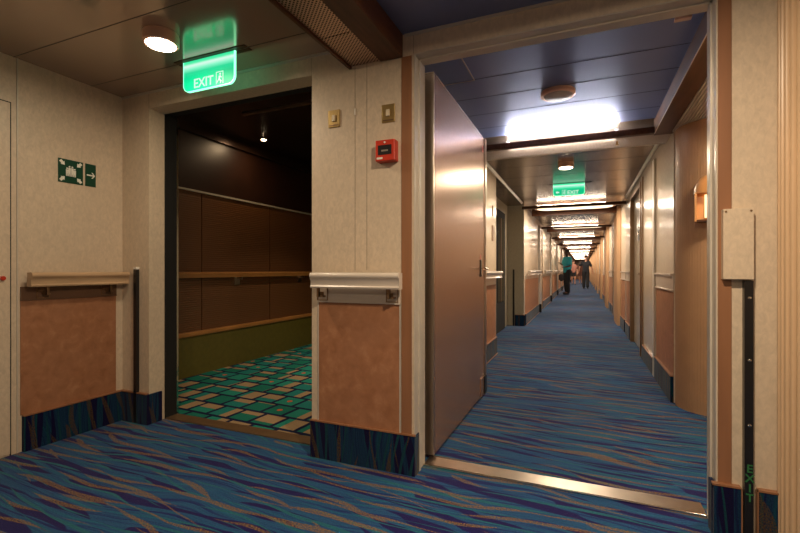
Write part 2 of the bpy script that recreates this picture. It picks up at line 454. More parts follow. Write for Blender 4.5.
# open fire door
d1 = bpy.data.objects.new('door_1', None); COL.objects.link(d1); d1.location = (-.78, 2.27, 0); d1['kind'] = 'structure'
obj('leaf', B(-.806, -.748, 2.275, 3.585, .022, 2.106, .002), M['door'], d1)
obj('edge_plate', B(-.8065, -.7475, 2.262, 2.276, .022, 2.106, .001), M['steel'], d1)
obj('closing_edge', B(-.812, -.738, 3.585, 3.625, .022, 2.109, .002), M['steel'], d1)
obj('top_strip', B(-.808, -.7465, 2.262, 3.585, 2.104, 2.109), M['chrome'], d1)
for z in (.35, 1.15, 1.85):
    h = obj('hinge', cyl(bmesh.new(), (-.815, 2.235, z), .009, .11, 'Z', 12), M['chrome'], d1, True)
# lock case on the door
lk = obj('lock_plate', B(-.748, -.742, 3.425, 3.465, .975, 1.11, .0015), M['black'], d1)
obj('lever_handle', cyl(box(bmesh.new(), -.742, -.70, 3.44, 3.452, 1.035, 1.047), (-.70, 3.42, 1.041), .009, .09, 'Y', 12), M['chrome'], lk, True)
obj('key_cylinder', cyl(bmesh.new(), (-.74, 3.445, .99), .012, .012, 'X', 16), M['chrome'], lk)
obj('red_sticker', B(-.748, -.7465, 3.43, 3.46, 1.115, 1.15), M['red'], d1)
obj('door_label', B(-.748, -.7465, 3.51, 3.54, 1.985, 2.03), M['red'], d1)
bm = bmesh.new(); box(bm, -.8125, -.735, 3.55, 3.63, .0225, .165, .002)
obj('corner_guard', bm, M['black'], d1)
bm = bmesh.new(); box(bm, -.748, -.7435, 3.44, 3.55, .0225, .165)
obj('corner_patch', bm, M['door'], d1)
# ceiling hatch and small plate of the vestibule
hx = thing('ceiling_hatch', 'blue-reflecting ceiling access hatch with thin bright edge above open door', 'hatch', (-.8, 2.5, CEIL))
obj('panel', B(-.96, -.63, 2.25, 2.70, CEIL-.003, CEIL), M['ceil_blue_refl'], hx)
bm = bmesh.new(); box(bm, -.63, -.624, 2.25, 2.706, CEIL-.005, CEIL); box(bm, -.96, -.624, 2.70, 2.706, CEIL-.005, CEIL)
obj('edge_frame', bm, M['steel'], hx)
tag(obj('ceiling_latch', B(.40, .47, 2.40, 2.43, CEIL-.012, CEIL, .003), M['copper'], loc=(.435,2.415,CEIL)), 'small copper coloured catch plate on the blue-reflecting ceiling near the right jamb', 'catch plate')

# ---------------------------------------------------------------- lobby opening on the left
bm = bmesh.new()
box(bm, -2.675, -2.667, YB-.002, YB+.10, 0, 2.11); box(bm, -2.70, -2.675, YB, YB+.10, 0, 2.14)
box(bm, -2.70, -1.386, YB, YB+.06, 2.11, 2.14)
S('trim_12', bm, M['black_matte'])
S('trim_13', B(-2.668, -2.664, YB+.088, YB+.102, 0, 2.11), M['chrome'])
S('trim_14', B(-2.667, -1.386, YB+.0005, YB+.10, 0, .006), M['bracket'])
# lobby wall dressing: glossy upper panels, chrome line, ribbed panels, rails
X3 = -3.53
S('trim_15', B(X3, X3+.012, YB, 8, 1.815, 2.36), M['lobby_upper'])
S('trim_16', B(X3, X3+.03, YB, 8, 1.797, 1.815), M['frame'])  # chrome line coloured cream, its gleam painted in
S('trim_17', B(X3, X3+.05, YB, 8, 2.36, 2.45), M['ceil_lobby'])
def ribbed_panel():
    t = NT('ribbed_brown_panel')
    sp = t.n('ShaderNodeSeparateXYZ'); t.l(t.tc.outputs['Object'], sp.inputs[0])
    wv = t.math('SINE', t.math('MULTIPLY', sp.outputs[2], 300))
    t.set(Base_Color=(.13,.05,.017), Roughness=.4); t.bump(wv, .35, .002); return t.m
M['ribbed'] = ribbed_panel()
edges = [2.17, 3.27, 4.30, 5.33, 6.36, 7.4]
for i in range(5):
    S('trim_%d' % (18+i), B(X3, X3+.012, edges[i]+.006, edges[i+1]-.006, .42, 1.798), M['ribbed' if i != 1 else 'ribbed'])
S('trim_23', B(X3, X3+.035, YB, 8, 0, .40), M['olive'])
S('trim_24', B(X3, X3+.055, YB, 8, .385, .43, .012), M['rail_lobby'])
lr = thing('lobby_handrail', 'amber wooden handrail along the dark brown lobby wall', 'handrail', (X3+.08, 5, 1.0))
obj('rail', prism(bmesh.new(), [(X3+.06,.955),(X3+.06,.99),(X3+.075,1.01),(X3+.105,1.01),(X3+.115,.995),(X3+.11,.955)], 'Y', YB+.12, 7.9), M['rail_lobby'], lr, True)
for y in (2.6, 3.75, 4.9, 6.05, 7.2):
    b = bmesh.new(); box(b, X3+.012, X3+.02, y-.04, y+.04, .87, .955); box(b, X3+.02, X3+.09, y-.008, y+.008, .925, .958)
    obj('bracket', b, M['steel'], lr)
tag(obj('ceiling_strip', B(-2.85, -1.42, 3.10, 3.13, 2.435, 2.45), M['steel'], loc=(-2.1,3.1,2.45)), 'thin metal strip across the dark lobby ceiling', 'ceiling strip')

# ---------------------------------------------------------------- baseboards (carpet skirting with thin tan cap)
def skirt(name, boxes, caps):
    b = bmesh.new()
    for a in boxes: box(b, *a)
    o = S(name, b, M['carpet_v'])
    b = bmesh.new()
    for a in caps: box(b, *a)
    obj('cap', b, M['brown_trim'], o); return o
T = .022
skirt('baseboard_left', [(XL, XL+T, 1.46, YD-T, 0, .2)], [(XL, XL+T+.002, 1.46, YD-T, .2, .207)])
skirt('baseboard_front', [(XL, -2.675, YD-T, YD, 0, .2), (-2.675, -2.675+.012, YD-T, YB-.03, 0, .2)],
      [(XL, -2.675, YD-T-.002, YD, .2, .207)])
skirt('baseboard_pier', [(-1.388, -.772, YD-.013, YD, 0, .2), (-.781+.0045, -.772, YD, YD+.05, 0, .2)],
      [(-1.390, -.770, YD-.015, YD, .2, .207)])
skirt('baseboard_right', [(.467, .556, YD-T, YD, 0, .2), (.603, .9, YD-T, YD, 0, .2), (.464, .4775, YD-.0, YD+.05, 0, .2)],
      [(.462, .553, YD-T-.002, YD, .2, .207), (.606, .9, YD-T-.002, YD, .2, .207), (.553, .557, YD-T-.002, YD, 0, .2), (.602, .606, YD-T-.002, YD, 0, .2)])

# ---------------------------------------------------------------- handrails with mounting board and dado below
def rail_prof(s=1):  # (out, z) profile, out = distance from wall
    pts = [(.045, .935), (.085, .935), (.088, .943), (.083, .95), (.083, .972), (.092, .985)]
    for k in range(7):
        a = -PI/3 + k*(PI*.95)/6
        pts.append((.079+.017*math.cos(a), 1.0+.017*math.sin(a)))
    pts += [(.045, 1.015)]
    return pts
def handrail_X(x0, x1, yw, label, dx0, dx1, bx, rm, bmat=None, name='handrail', wallface=-1, group=None):
    """rail along X on a wall facing -Y"""
    t = thing(name, label, 'handrail', ((x0+x1)/2, yw, .9), group)
    obj('rail', prism(bmesh.new(), [(yw-o, z) for o, z in rail_prof()], 'X', x0, x1), rm, t, True)
    b = bmesh.new(); box(b, dx0, dx1, yw-.010, yw, .855, .935)
    box(b, dx0, dx1, yw-.013, yw-.009, .855, .861)
    obj('mounting_board', b, bmat or rm, t)
    for x in bx: bracket(x, yw, t, 'X')
    return t
def bracket(p, w, t, axis):
    b = bmesh.new()
    def bb(a0, a1, o0, o1, z0, z1):
        if axis == 'X': box(b, a0, a1, w-o1, w-o0, z0, z1)
        else: box(b, w+o0*SG, w+o1*SG, a0, a1, z0, z1)
    global SG
    for a0, a1, z0, z1 in ((-.034,-.030,.865,.932), (.030,.034,.865,.932), (-.03,.03,.865,.869)): bb(p+a0, p+a1, .010, .014, z0, z1)
    bb(p-.03, p-.004, .010, .022, .905, .912); bb(p-.006, p+.006, .010, .06, .885, .912)
    bb(p-.005, p+.02, .010, .05, .885, .893); bb(p-.006, p+.006, .045, .06, .885, .936)
    obj('bracket', b, M['bracket'], t)
SG = 1
handrail_X(-1.338, -.826, YD, 'cream handrail on the pier between the two openings', -1.345, -.852, (-1.31, -.895), M['rail'])
S('trim_30', B(-1.338, -.858, YD-.004, YD, .207, .855), M['dado'])
b = bmesh.new(); box(b, -1.345, -1.338, YD-.006, YD, .207, .855); box(b, -.858, -.851, YD-.006, YD, .207, .855)
S('trim_31', b, M['frame'])
def handrail_Y(y0, y1, xw, sgn, label, dy0, dy1, by, rm, bmat, group=None, brk=True):
    global SG; SG = sgn
    t = thing('handrail', label, 'handrail', (xw, (y0+y1)/2, .9), group)
    obj('rail', prism(bmesh.new(), [(xw+sgn*o, z) for o, z in rail_prof()], 'Y', y0, y1), rm, t, True)
    b = bmesh.new(); box(b, min(xw, xw+sgn*.01), max(xw, xw+sgn*.01), dy0, dy1, .855, .935)
    a = (xw+sgn*.009, xw+sgn*.013); box(b, min(a), max(a), dy0, dy1, .855, .861)
    obj('mounting_board', b, bmat, t)
    if brk:
        for y in by: bracket(y, xw, t, 'Y')
    return t
handrail_Y(1.463, 2.035, XL, 1, 'tan wooden handrail on the left wall below the green signs', 1.452, 2.0, (1.56, 1.93), M['rail_wood'], M['mount'])
S('trim_32', B(XL, XL+.004, 1.452, 2.0, .207, .855), M['dado'])

# ---------------------------------------------------------------- black low-level strips
t = thing('wall_strip', 'tall thin black strip on the wall left of the lobby opening', 'light strip', (-2.777, YD, 0))
obj('channel', B(-2.793, -2.768, YD-.024, YD, .0, 1.035), M['black'], t)
obj('end_cap', B(-2.793, -2.768, YD-.025, YD, 1.035, 1.05), M['white_plate'], t)
t = thing('exit_guide_strip', 'black low level strip with dim green letters beside the right doorway', 'light strip', (.578, YD, 0))
obj('channel', B(.562, .590, YD-.026, YD, 0, .99, .001), M['black'], t)
for z in (.925, .69, .445):
    obj('screw', lathe(bmesh.new(), (0,0,0), [(.0,.0045),(.004,.004),(.0065,.0012),(.007,0)], 16), M['chrome'], t, True)
    o = [c for c in COL.objects if c.name.startswith('screw')][-1]
    o.rotation_euler = (PI/2, 0, 0); o.location = Vector((.578, YD-.0265, z)) - Vector((.578, YD, 0))
for i, c in enumerate('EXIT'):
    bm = place(text_mesh(c, .042), Matrix.Translation((.578, YD-.0272, .282-i*.0365)) @ FRONT)
    obj('letter', bm, M['glow_text'], t)
t = thing('cover_plate', 'square cream cover plate screwed over the black strip at right', 'wall plate', (.545, YD, 1.13))
obj('plate', B(.494, .589, YD-.034, YD, .995, 1.262, .001), M['wall'], t)
for x in (.502, .580):
    bm = bmesh.new(); cyl(bm, (x, YD-.035, 1.252), .0035, .003, 'Y', 12); obj('screw', bm, M['bracket'], t)

# ---------------------------------------------------------------- columns (finely fluted half-round)
def flute(cx, cy, r, z1, label, n=82, group=None, dep=.0045):
    b = bmesh.new(); N = n*10; v0 = []; v1 = []
    for i in range(N):
        a = 2*PI*i/N
        rr = r - dep*(min(1, max(0, (abs(math.cos(n*a/2))-.40)/.25)))
        v0.append(b.verts.new((cx+rr*math.cos(a), cy+rr*math.sin(a), 0))); v1.append(b.verts.new((cx+rr*math.cos(a), cy+rr*math.sin(a), z1)))
    for i in range(N): b.faces.new((v0[i], v0[(i+1)%N], v1[(i+1)%N], v1[i]))
    b.faces.new(v0[::-1]); b.faces.new(v1)
    return tag(obj('fluted_column', b, M['rib'], loc=(cx, cy, 0)), label, 'column', group)
M['rib_light'] = simple('light_tan_rib', (.62,.42,.25), .35, 0, .04, 5)
fc = thing('ribbed_column', 'ribbed tan column at the right edge in the foreground', 'column', (.915, 2.0, 0))
obj('core', cyl(bmesh.new(), (.915, 2.0, (CEIL-.001)/2), .236, CEIL-.001, 'Z', 96), M['beam'], fc, True)  # dark core colour stands in for shade in the grooves
b = bmesh.new(); NR = 50
for i in range(NR):
    a = 2*PI*i/NR
    pts = [(.915+r_*math.cos(a+d_), 2.0+r_*math.sin(a+d_)) for r_, d_ in ((.234, -.040), (.247, -.037), (.252, -.025), (.2535, 0), (.252, .025), (.247, .037), (.234, .040))]
    prism(b, pts, 'Z', 0, CEIL-.0012)
obj('ribs', b, M['rib_light'], fc, True)
flute(.90, 3.90, .245, 2.099, 'fluted tan column behind the doorway carrying the orange wall lamp', 82, dep=.0012)

# sconce on the column
ang = math.radians(12.9)
sc = thing('wall_sconce', 'orange wooden wall lamp with arched top on the fluted column', 'lamp', (.918-.25*math.sin(ang), 3.90-.25*math.cos(ang)-.012, 1.365))
sc.rotation_euler = (0, 0, -ang)
def lo(name, b, m, p, sm=False):
    bmesh.ops.recalc_face_normals(b, faces=b.faces[:])
    me = bpy.data.meshes.new(name); b.to_mesh(me); b.free(); me.materials.append(m)
    o = bpy.data.objects.new(name, me); COL.objects.link(o); o.parent = p
    if sm:
        for f in me.polygons: f.use_smooth = True
        me.set_sharp_from_angle(angle=math.radians(35))
    return o
b = bmesh.new()   # back plate, arched
pts = [(-.125, 0), (.125, 0), (.125, .19)] + [(.125*math.cos(a), .19+.14*math.sin(a)) for a in [PI*i/14 for i in range(1, 14)]] + [(-.125, .19)]
prism(b, pts, 'Y', -.02, .0); lo('back_plate', b, M['wood_lamp'], sc)
for s in (-1, 1):
    b = bmesh.new(); box(b, s*.125-.006, s*.125+.006, -.10, -.015, 0, .20); lo('side_panel', b, M['wood_lamp'], sc)
b = bmesh.new()   # domed hood
N = 14
rings = []
for j in range(7):
    ph = (PI/2)*j/6
    rings.append([b.verts.new((.135*math.cos(PI*i/N)*math.cos(ph)**.8, -.115*math.sin(PI*i/N)**.6*math.cos(ph)**.8, .195+.14*math.sin(ph)**.9)) for i in range(N+1)])
for r0, r1 in zip(rings, rings[1:]):
    for i in range(N): b.faces.new((r0[i], r0[i+1], r1[i+1], r1[i]))
bmesh.ops.remove_doubles(b, verts=b.verts[:], dist=.0005)
bmesh.ops.solidify(b, geom=b.faces[:], thickness=.006)
lo('hood', b, M['wood_lamp'], sc, True)
b = bmesh.new(); box(b, -.119, .119, -.10, -.02, -.002, .012); lo('bottom_rim', b, M['beam'], sc)
b = bmesh.new(); box(b, -.075, .075, -.035, -.021, .03, .19); lo('diffuser', b, M['sconce_glow'], sc)

# ---------------------------------------------------------------- signs and devices
# green assembly signs on the left wall
def sign_L(y0, y1, z0, z1, label):
    cy, cz = (y0+y1)/2, (z0+z1)/2
    t = thing('safety_sign', label, 'sign', (XL, cy, cz))
    obj('plate', B(XL, XL+.003, y0, y1, z0, z1), M['sign_green'], t)
    return t, cy, cz
def put_L(bm, cy, cz): return place(bm, Matrix.Translation((XL+.003, cy, cz)) @ Matrix.Rotation(PI/2,4,'Z') @ FRONT)
def arrow(bm, cx, cy, ang, L, W, sh=.35):
    """block arrow pointing at ang, centred at cx,cy"""
    pts = [(-L/2, -W*sh/2), (0, -W*sh/2), (0, -W/2), (L/2, 0), (0, W/2), (0, W*sh/2), (-L/2, W*sh/2)]
    c, s = math.cos(ang), math.sin(ang)
    poly(bm, [(cx+x*c-y*s, cy+x*s+y*c) for x, y in pts])
t, cy, cz = sign_L(1.645, 1.788, 1.568, 1.712, 'square green sign with arrows around a group of people')
for sx in (-1, 1):
    for sy in (-1, 1):
        b = bmesh.new(); arrow(b, sx*.048, sy*.048, math.atan2(-sy, -sx), .036, .03, .55)
        obj('arrow_mark', put_L(b, cy, cz), M['white'], t)
b = bmesh.new()
for k, (x, hh) in enumerate(((-.022, .05), (-.008, .062), (.008, .062), (.022, .05))):
    poly(b, [(x-.006, -.03), (x-.002, -.03), (x, -.008), (x+.002, -.03), (x+.006, -.03), (x+.007, hh-.04), (x-.007, hh-.04)])
    poly(b, [(x+.005*math.cos(a), hh-.033+.005*math.sin(a)) for a in [2*PI*i/10 for i in range(10)]])
obj('people_mark', put_L(b, cy, cz), M['white'], t)
t, cy, cz = sign_L(1.802, 1.867, 1.568, 1.712, 'narrow green sign with an arrow pointing right')
b = bmesh.new(); poly(b, [(-.024,-.004),(.016,-.004),(.004,-.019),(.012,-.019),(.027,0),(.012,.019),(.004,.019),(.016,.004),(-.024,.004)])
obj('arrow_mark', put_L(b, cy, cz), M['white'], t)

def exit_sign(x0, x1, y, label, arrow_left=False):
    hgt = .175 if not arrow_left else .165; cx = (x0+x1)/2; w = x1-x0
    t = thing('exit_sign', label, 'sign', (cx, y, CEIL))
    r = .04; pts = [(-w/2, 0), (-w/2, -hgt+r)] + [(-w/2+r-r*math.cos(a), -hgt+r-r*math.sin(a)) for a in [PI/2*i/6 for i in range(1, 7)]]
    pts += [(w/2-r+r*math.sin(a), -hgt+r-r*math.cos(a)) for a in [PI/2*i/6 for i in range(0, 7)]] + [(w/2, 0)]
    b = bmesh.new(); prism(b, [(cx+px, CEIL+pz) for px, pz in pts], 'Y', y-.006, y+.006)
    obj('panel', b, M['exit'], t, loc=(cx, y, CEIL))
    b = bmesh.new()
    pr = [p for p in pts]
    for (a0, a1) in zip(pr, pr[1:]):
        d = Vector((a1[0]-a0[0], 0, a1[1]-a0[1])); L = d.length
        if L < 1e-4: continue
        ang = math.atan2(d.z, d.x)
        g = bmesh.new(); box(g, -L/2-.0005, L/2+.0005, -.007, .007, -.0018, .0018)
        place(g, Matrix.Translation((cx+(a0[0]+a1[0])/2, y, CEIL+(a0[1]+a1[1])/2)) @ Matrix.Rotation(-ang, 4, 'Y'))
        me = bpy.data.meshes.new('x'); g.to_mesh(me); g.free(); b.from_mesh(me); bpy.data.meshes.remove(me)
    obj('bright_edge', b, M['exit_edge'], t)
    b = bmesh.new(); box(b, x0-.05, x1+.09, y-.03, y-.007, CEIL-.004, CEIL); box(b, x0-.05, x1+.09, y+.007, y+.03, CEIL-.004, CEIL)
    obj('slot_plate', b, M['beam'] if not arrow_left else M['black'], t)
    tx = cx-.035 if not arrow_left else cx+.055
    b = place(text_mesh('EXIT', .072), Matrix.Translation((tx, y-.0068, CEIL-hgt+.036)) @ FRONT)
    obj('lettering', b, M['exit_text'], t)
    b = bmesh.new()
    # running figure leaving through a door
    m = Matrix.Translation((cx+.085 if not arrow_left else cx-.06, y-.0068, CEIL-hgt+.040)) @ FRONT
    poly(b, [(-.026,-.032),(-.022,-.032),(-.022,.032),(.022,.032),(.022,.036),(-.026,.036)])
    poly(b, [(.022,-.032),(.026,-.032),(.026,.036),(.022,.036)])
    poly(b, [(.004+.006*math.cos(a), .022+.006*math.sin(a)) for a in [2*PI*i/10 for i in range(10)]])
    poly(b, [(-.006,.012),(.006,.014),(.016,.002),(.013,-.001),(.005,.006),(.002,-.006),(.014,-.016),(.008,-.03),(.003,-.029),(.006,-.018),(-.006,-.010),(-.018,-.024),(-.021,-.021),(-.008,-.004)])
    place(b, m); obj('running_figure', b, M['exit_text'], t)
    if arrow_left:
        b = bmesh.new(); arrow(b, 0, 0, PI, .05, .045, .35)
        place(b, Matrix.Translation((cx-.145, y-.0068, CEIL-.118)) @ FRONT); obj('arrow_mark', b, M['exit_text'], t)
    return t
exit_sign(-2.112, -1.738, 1.84, 'large green lit exit sign hanging above the lobby opening')
exit_sign(-.38, .02, 6.43, 'small green exit sign with left arrow hanging in the corridor', True)

# switch plates, call point
def plate(x, z, w, h, label):
    t = thing('switch_plate', label, 'switch', (x, YD, z))
    obj('plate', B(x-w/2, x+w/2, YD-.007, YD, z-h/2, z+h/2, .002), M['brass'], t)
    obj('rocker', B(x-.010, x+.010, YD-.014, YD-.007, z-.016, z+.018, .002), M['cream_plastic'], t)
    obj('lower_slot', B(x-w/2+.006, x+w/2-.006, YD-.009, YD-.007, z-h/2+.007, z-h/2+.013), M['bracket'], t)
plate(-1.241, 1.848, .072, .092, 'brass switch plate nearer the lobby opening, lower left of the pair')
plate(-.920, 1.833, .072, .092, 'brass switch plate directly above the red fire alarm box')
cp = thing('fire_call_point', 'red fire alarm call box with black window on the pier', 'alarm', (-.918, YD, 1.632))
x, z = -.918, 1.632
obj('housing', B(x-.053, x+.053, YD-.052, YD, z-.053, z+.053, .004), M['red'], cp)
obj('window', B(x-.037, x+.037, YD-.054, YD-.052, z-.022, z+.026), M['black'], cp)
obj('window_mark', B(x-.018, x+.018, YD-.0548, YD-.054, z-.006, z+.002), M['steel'], cp)
obj('test_button', cyl(bmesh.new(), (x, YD-.053, z+.039), .005, .004, 'Y', 16), M['white'], cp)
obj('white_label', B(x-.045, x-.012, YD-.0532, YD-.052, z-.044, z-.034), M['white'], cp)
tag(obj('wall_glint', B(-1.117, -1.111, YD-.006, YD, 1.85, 1.885, .001), M['white'], loc=(-1.114, YD, 1.867)), 'tiny painted white clip on the pier between the switch plates', 'glint')  # small white reflection on the wall, painted as a solid sliver

# downlights
def downlight(x, y, label, lens, power, color=(1,.80,.58), r=.08, z=CEIL, lit=True, group=None, drop=.055, spot=None):
    t = thing('downlight', label, 'lamp', (x, y, z), group)
    b = bmesh.new(); lathe(b, (x, y, z), [(r*1.02, 0), (r*1.05, -.012), (r*1.05, -drop+.006), (r*.98, -drop), (r*.88, -drop), (r*.86, -drop+.006), (r*.86, -.004), (0, -.003)], 40)
    obj('housing', b, M['copper'], t, True)
    b = bmesh.new(); lathe(b, (x, y, z), [(r*.855, -drop+.006), (r*.82, -drop-.003), (r*.6, -drop-.008), (0, -drop-.010)] , 40)
    obj('lens', b, lens, t, True)
    if power:
        L = bpy.data.lights.new('downlight_glow', 'AREA'); L.shape = 'DISK'; L.size = r*1.6; L.energy = power; L.color = color
        if spot: L.spread = spot
        o = bpy.data.objects.new('downlight_glow', L); COL.objects.link(o); o.parent = t; o.location = (0, 0, -drop-.014)
    return t
M['lens_off'] = simple('unlit_lamp_lens', (.45,.40,.34), .25)
WARM = (1, .80, .57)
downlight(-1.964, 1.57, 'round lit ceiling lamp beside the large exit sign', M['lens'], 9, WARM)
downlight(.08, .92, 'round lit ceiling lamp in front of the doorway, out of sight', M['lens'], 38, WARM)
downlight(.35, -.9, 'round lit ceiling lamp behind the viewer at right', M['lens'], 22, WARM)
downlight(-2.1, -.7, 'round lit ceiling lamp behind the viewer at left', M['lens'], 2.5, WARM)
downlight(-.154, 3.10, 'round unlit lamp on the blue-reflecting vestibule ceiling', M['lens_off'], 0, r=.105, drop=.03)
downlight(.97, 2.85, 'added unseen lamp in the slatted soffit, brightening the open door', M['lens'], 15, WARM, z=2.10)  # added out of sight to brighten the open door and floor
downlight(-.175, 5.2, 'round lit lamp on the corridor ceiling before the small exit sign', M['lens'], 26, WARM)
downlight(-3.19, 3.80, 'tiny lit spot lamp in the dark lobby ceiling', M['lens_small'], 3, (1,.7,.4), .03, 2.45, drop=.008)
# lobby light further back, out of view
downlight(-1.95, 4.3, 'lit lamp in the lobby ceiling hidden behind the pier', M['lens_dim'], 15, (1,.85,.62), .06, 2.45, drop=.012, spot=1.9)
# detectors
def detector(x, y, label):
    b = bmesh.new(); lathe(b, (x, y, CEIL), [(.05, 0), (.052, -.012), (.04, -.025), (.032, -.035), (.0, -.042)], 24)
    tag(obj('smoke_detector', b, M['black_matte'], loc=(x, y, CEIL), smooth=True), label, 'smoke detector')
detector(-.17, 7.1, 'dark round smoke detector behind the small exit sign')
b = bmesh.new(); cyl(b, (.266, 4.10, 2.098), .008, .03, 'Z', 12); cyl(b, (.266, 4.10, 2.083), .016, .004, 'Z', 16)
tag(obj('sprinkler_head', b, M['brass'], loc=(.266, 4.1, 2.112)), 'small brass sprinkler below the lit grille behind the first cross beam', 'sprinkler')

# service door on the left wall (edge of the frame)
d = bpy.data.objects.new('door_2', None); COL.objects.link(d); d.location = (XL, 1.0, 0); d['kind'] = 'structure'
obj('leaf', B(XL, XL+.006, .62, 1.403, .01, 1.957, .001), M['wall'], d)
b = bmesh.new(); box(b, XL, XL+.003, 1.403, 1.409, 0, 1.963); box(b, XL, XL+.003, .614, 1.409, 1.957, 1.963)
obj('frame_gap', b, M['dark_gap'], d)
obj('door_knob', cyl(bmesh.new(), (XL+.01, 1.368, .985), .012, .012, 'X', 16), M['red'], d)
S('trim_33', B(XL, XL+.004, 1.435, 1.441, 0, CEIL), M['frame'])

# ---------------------------------------------------------------- corridor dressing
def dado_L(y0, y1, n, rail=True, label=None, group=None, floorstrip=True):
    """left wall: dado, skirting, handrail"""
    S('trim_%d' % n, B(-1.0, -.996, y0, y1, .207, .855), M['dado'])
    skirt('baseboard_corridor_left', [(-1.0, -.978, y0, y1, 0, .2)], [(-1.0, -.976, y0, y1, .2, .208), (-.978, -.968, y0, y1, 0, .008)])
    if rail: handrail_Y(y0+.12, y1-(.1 if n > 45 else .0), -1.0, 1, label, y0+.05, y1-.03, (y0+.4, y1-.4), M['rail'], M['rail'], group, False)
dado_L(3.6, 5.45, 40, True, 'cream handrail on the corridor wall just beyond the open door')
def dado_R(y0, y1, n):
    S('trim_%d' % n, B(XR-.004, XR, y0, y1, .207, .855), M['dado'])
    b = bmesh.new(); box(b, XR-.022, XR, y0, y1, .985, 1.003, .003); box(b, XR-.018, XR, y0, y1, .862, .875, .003)
    box(b, XR-.006, XR, y0, y1, .875, .985)
    S('trim_%d' % (n+1), b, M['rail'])
    skirt('baseboard_corridor_right', [(XR-.022, XR, y0, y1, 0, .2)], [(XR-.024, XR, y0, y1, .2, .208)])
dado_R(3.955, 4.80, 50)
S('trim_54', B(XR-.02, XR, 4.82, 4.93, 0, 2.1), M['frame'])
skirt('baseboard_corridor_right', [(XR-.022, XR, 4.94, 5.78, 0, .16)], [(XR-.024, XR, 4.94, 5.78, .16, .168)])
def cabin_door(y0, y1, i, side=1, x=None):
    d = bpy.data.objects.new('door_%d' % i, None); COL.objects.link(d); d.location = (XR if side > 0 else -1.0, (y0+y1)/2, 0); d['kind'] = 'structure'
    X = XR if side > 0 else -1.0; s = -side
    def q(a, b_, *r): a, b_ = X+s*a, X+s*b_; return (min(a, b_), max(a, b_)) + r
    rec = -.04 if i == 3 else 0
    obj('leaf', B(*q(rec-.0, rec+.012, y0+.05, y1-.05, .01, 2.03)), M['wall_gloss'], d)
    b = bmesh.new()
    box(b, *q(rec, .022, y0, y0+.05, 0, 2.08)); box(b, *q(rec, .022, y1-.05, y1, 0, 2.08)); box(b, *q(rec, .022, y0+.05, y1-.05, 2.03, 2.08))
    obj('door_frame', b, M['bracket'], d)
    yh = y0+.12
    obj('number_plate', B(*q(rec+.012, rec+.018, yh+.45, yh+.58, 1.42, 1.56)), M['black'], d)
    obj('plate_badge', B(*q(rec+.018, rec+.022, yh+.47, yh+.56, 1.50, 1.54)), M['chrome'], d)
    b = bmesh.new(); box(b, *q(rec+.012, rec+.05, yh, yh+.02, .97, .99)); box(b, *q(rec+.045, rec+.058, yh, yh+.12, .972, .988))
    obj('lever_handle', b, M['chrome'], d)
cabin_door(5.9, 7.15, 3)
S('trim_55', B(XR-.012, XR, 5.80, 5.895, 0, 2.12), M['bracket'])
dado_R(7.25, 7.95, 56)
# plates on left corridor wall near the alcove, dark alcove door
tag(obj('wall_notice', B(-1.0, -.992, 5.22, 5.34, 1.38, 1.56), M['bracket'], loc=(-1, 5.28, 1.47)), 'bronze notice plate on the corridor wall by the alcove', 'notice')
tag(obj('wall_notice', B(-1.0, -.992, 5.25, 5.31, 1.68, 1.80), M['bracket'], loc=(-1, 5.28, 1.74)), 'small bronze plate above the notice by the alcove', 'notice')
d = bpy.data.objects.new('door_4', None); COL.objects.link(d); d.location = (-1.3, 7.2, 0); d['kind'] = 'structure'
obj('leaf', B(-1.30, -1.27, 6.1, 7.85, .01, 2.02), M['black_matte'], d)
for y in (6.25, 7.1): obj('glass_pane', B(-1.27, -1.264, y, y+.6, .5, 1.9), M['glass'], d)
b = bmesh.new()
for y in (6.55, 7.4): box(b, -1.264, -1.258, y-.01, y+.01, .5, 1.9)
obj('glazing_bar', b, M['bracket'], d)
tag(obj('wall_strip', B(-1.20, -1.17, 8.28, 8.294, 0, 1.04), M['black'], loc=(-1.185, 8.294, 0)), 'short thin black strip on the far side wall of the corridor alcove', 'light strip')
skirt('baseboard_alcove', [(-1.16, -.98, 8.272, 8.294, 0, .2)], [(-1.16, -.978, 8.27, 8.294, .2, .207)])

# repeated bays
oval_proto = None
far_rows = 11
tn = 60; dn = 5
def oval_light(y, label):
    t = thing('oval_ceiling_light', label, 'lamp', (-.15, y, CEIL))
    b = bmesh.new(); pts = []; a_, r = .42, .27
    for k in range(13): an = -PI/2+PI*k/12; pts.append((-.15+a_+r*math.cos(an), y+r*math.sin(an)))
    for k in range(13): an = PI/2+PI*k/12; pts.append((-.15-a_+r*math.cos(an), y+r*math.sin(an)))
    prism(b, pts, 'Z', CEIL-.045, CEIL-.0005); obj('rim', b, M['copper'], t, True)
    cx = Vector((-.15, y)); b = bmesh.new()
    prism(b, [(cx.x+(p[0]-cx.x)*.93, cx.y+(p[1]-cx.y)*.88) for p in pts], 'Z', CEIL-.052, CEIL-.0455); obj('diffuser', b, M['oval'], t)
    L = bpy.data.lights.new('oval_glow', 'AREA'); L.shape = 'RECTANGLE'; L.size = 1.1; L.size_y = .4; L.energy = 42; L.color = (1,.84,.66)
    o = bpy.data.objects.new('oval_glow', L); COL.objects.link(o); o.parent = t; o.location = (0, 0, -.058)
    return t
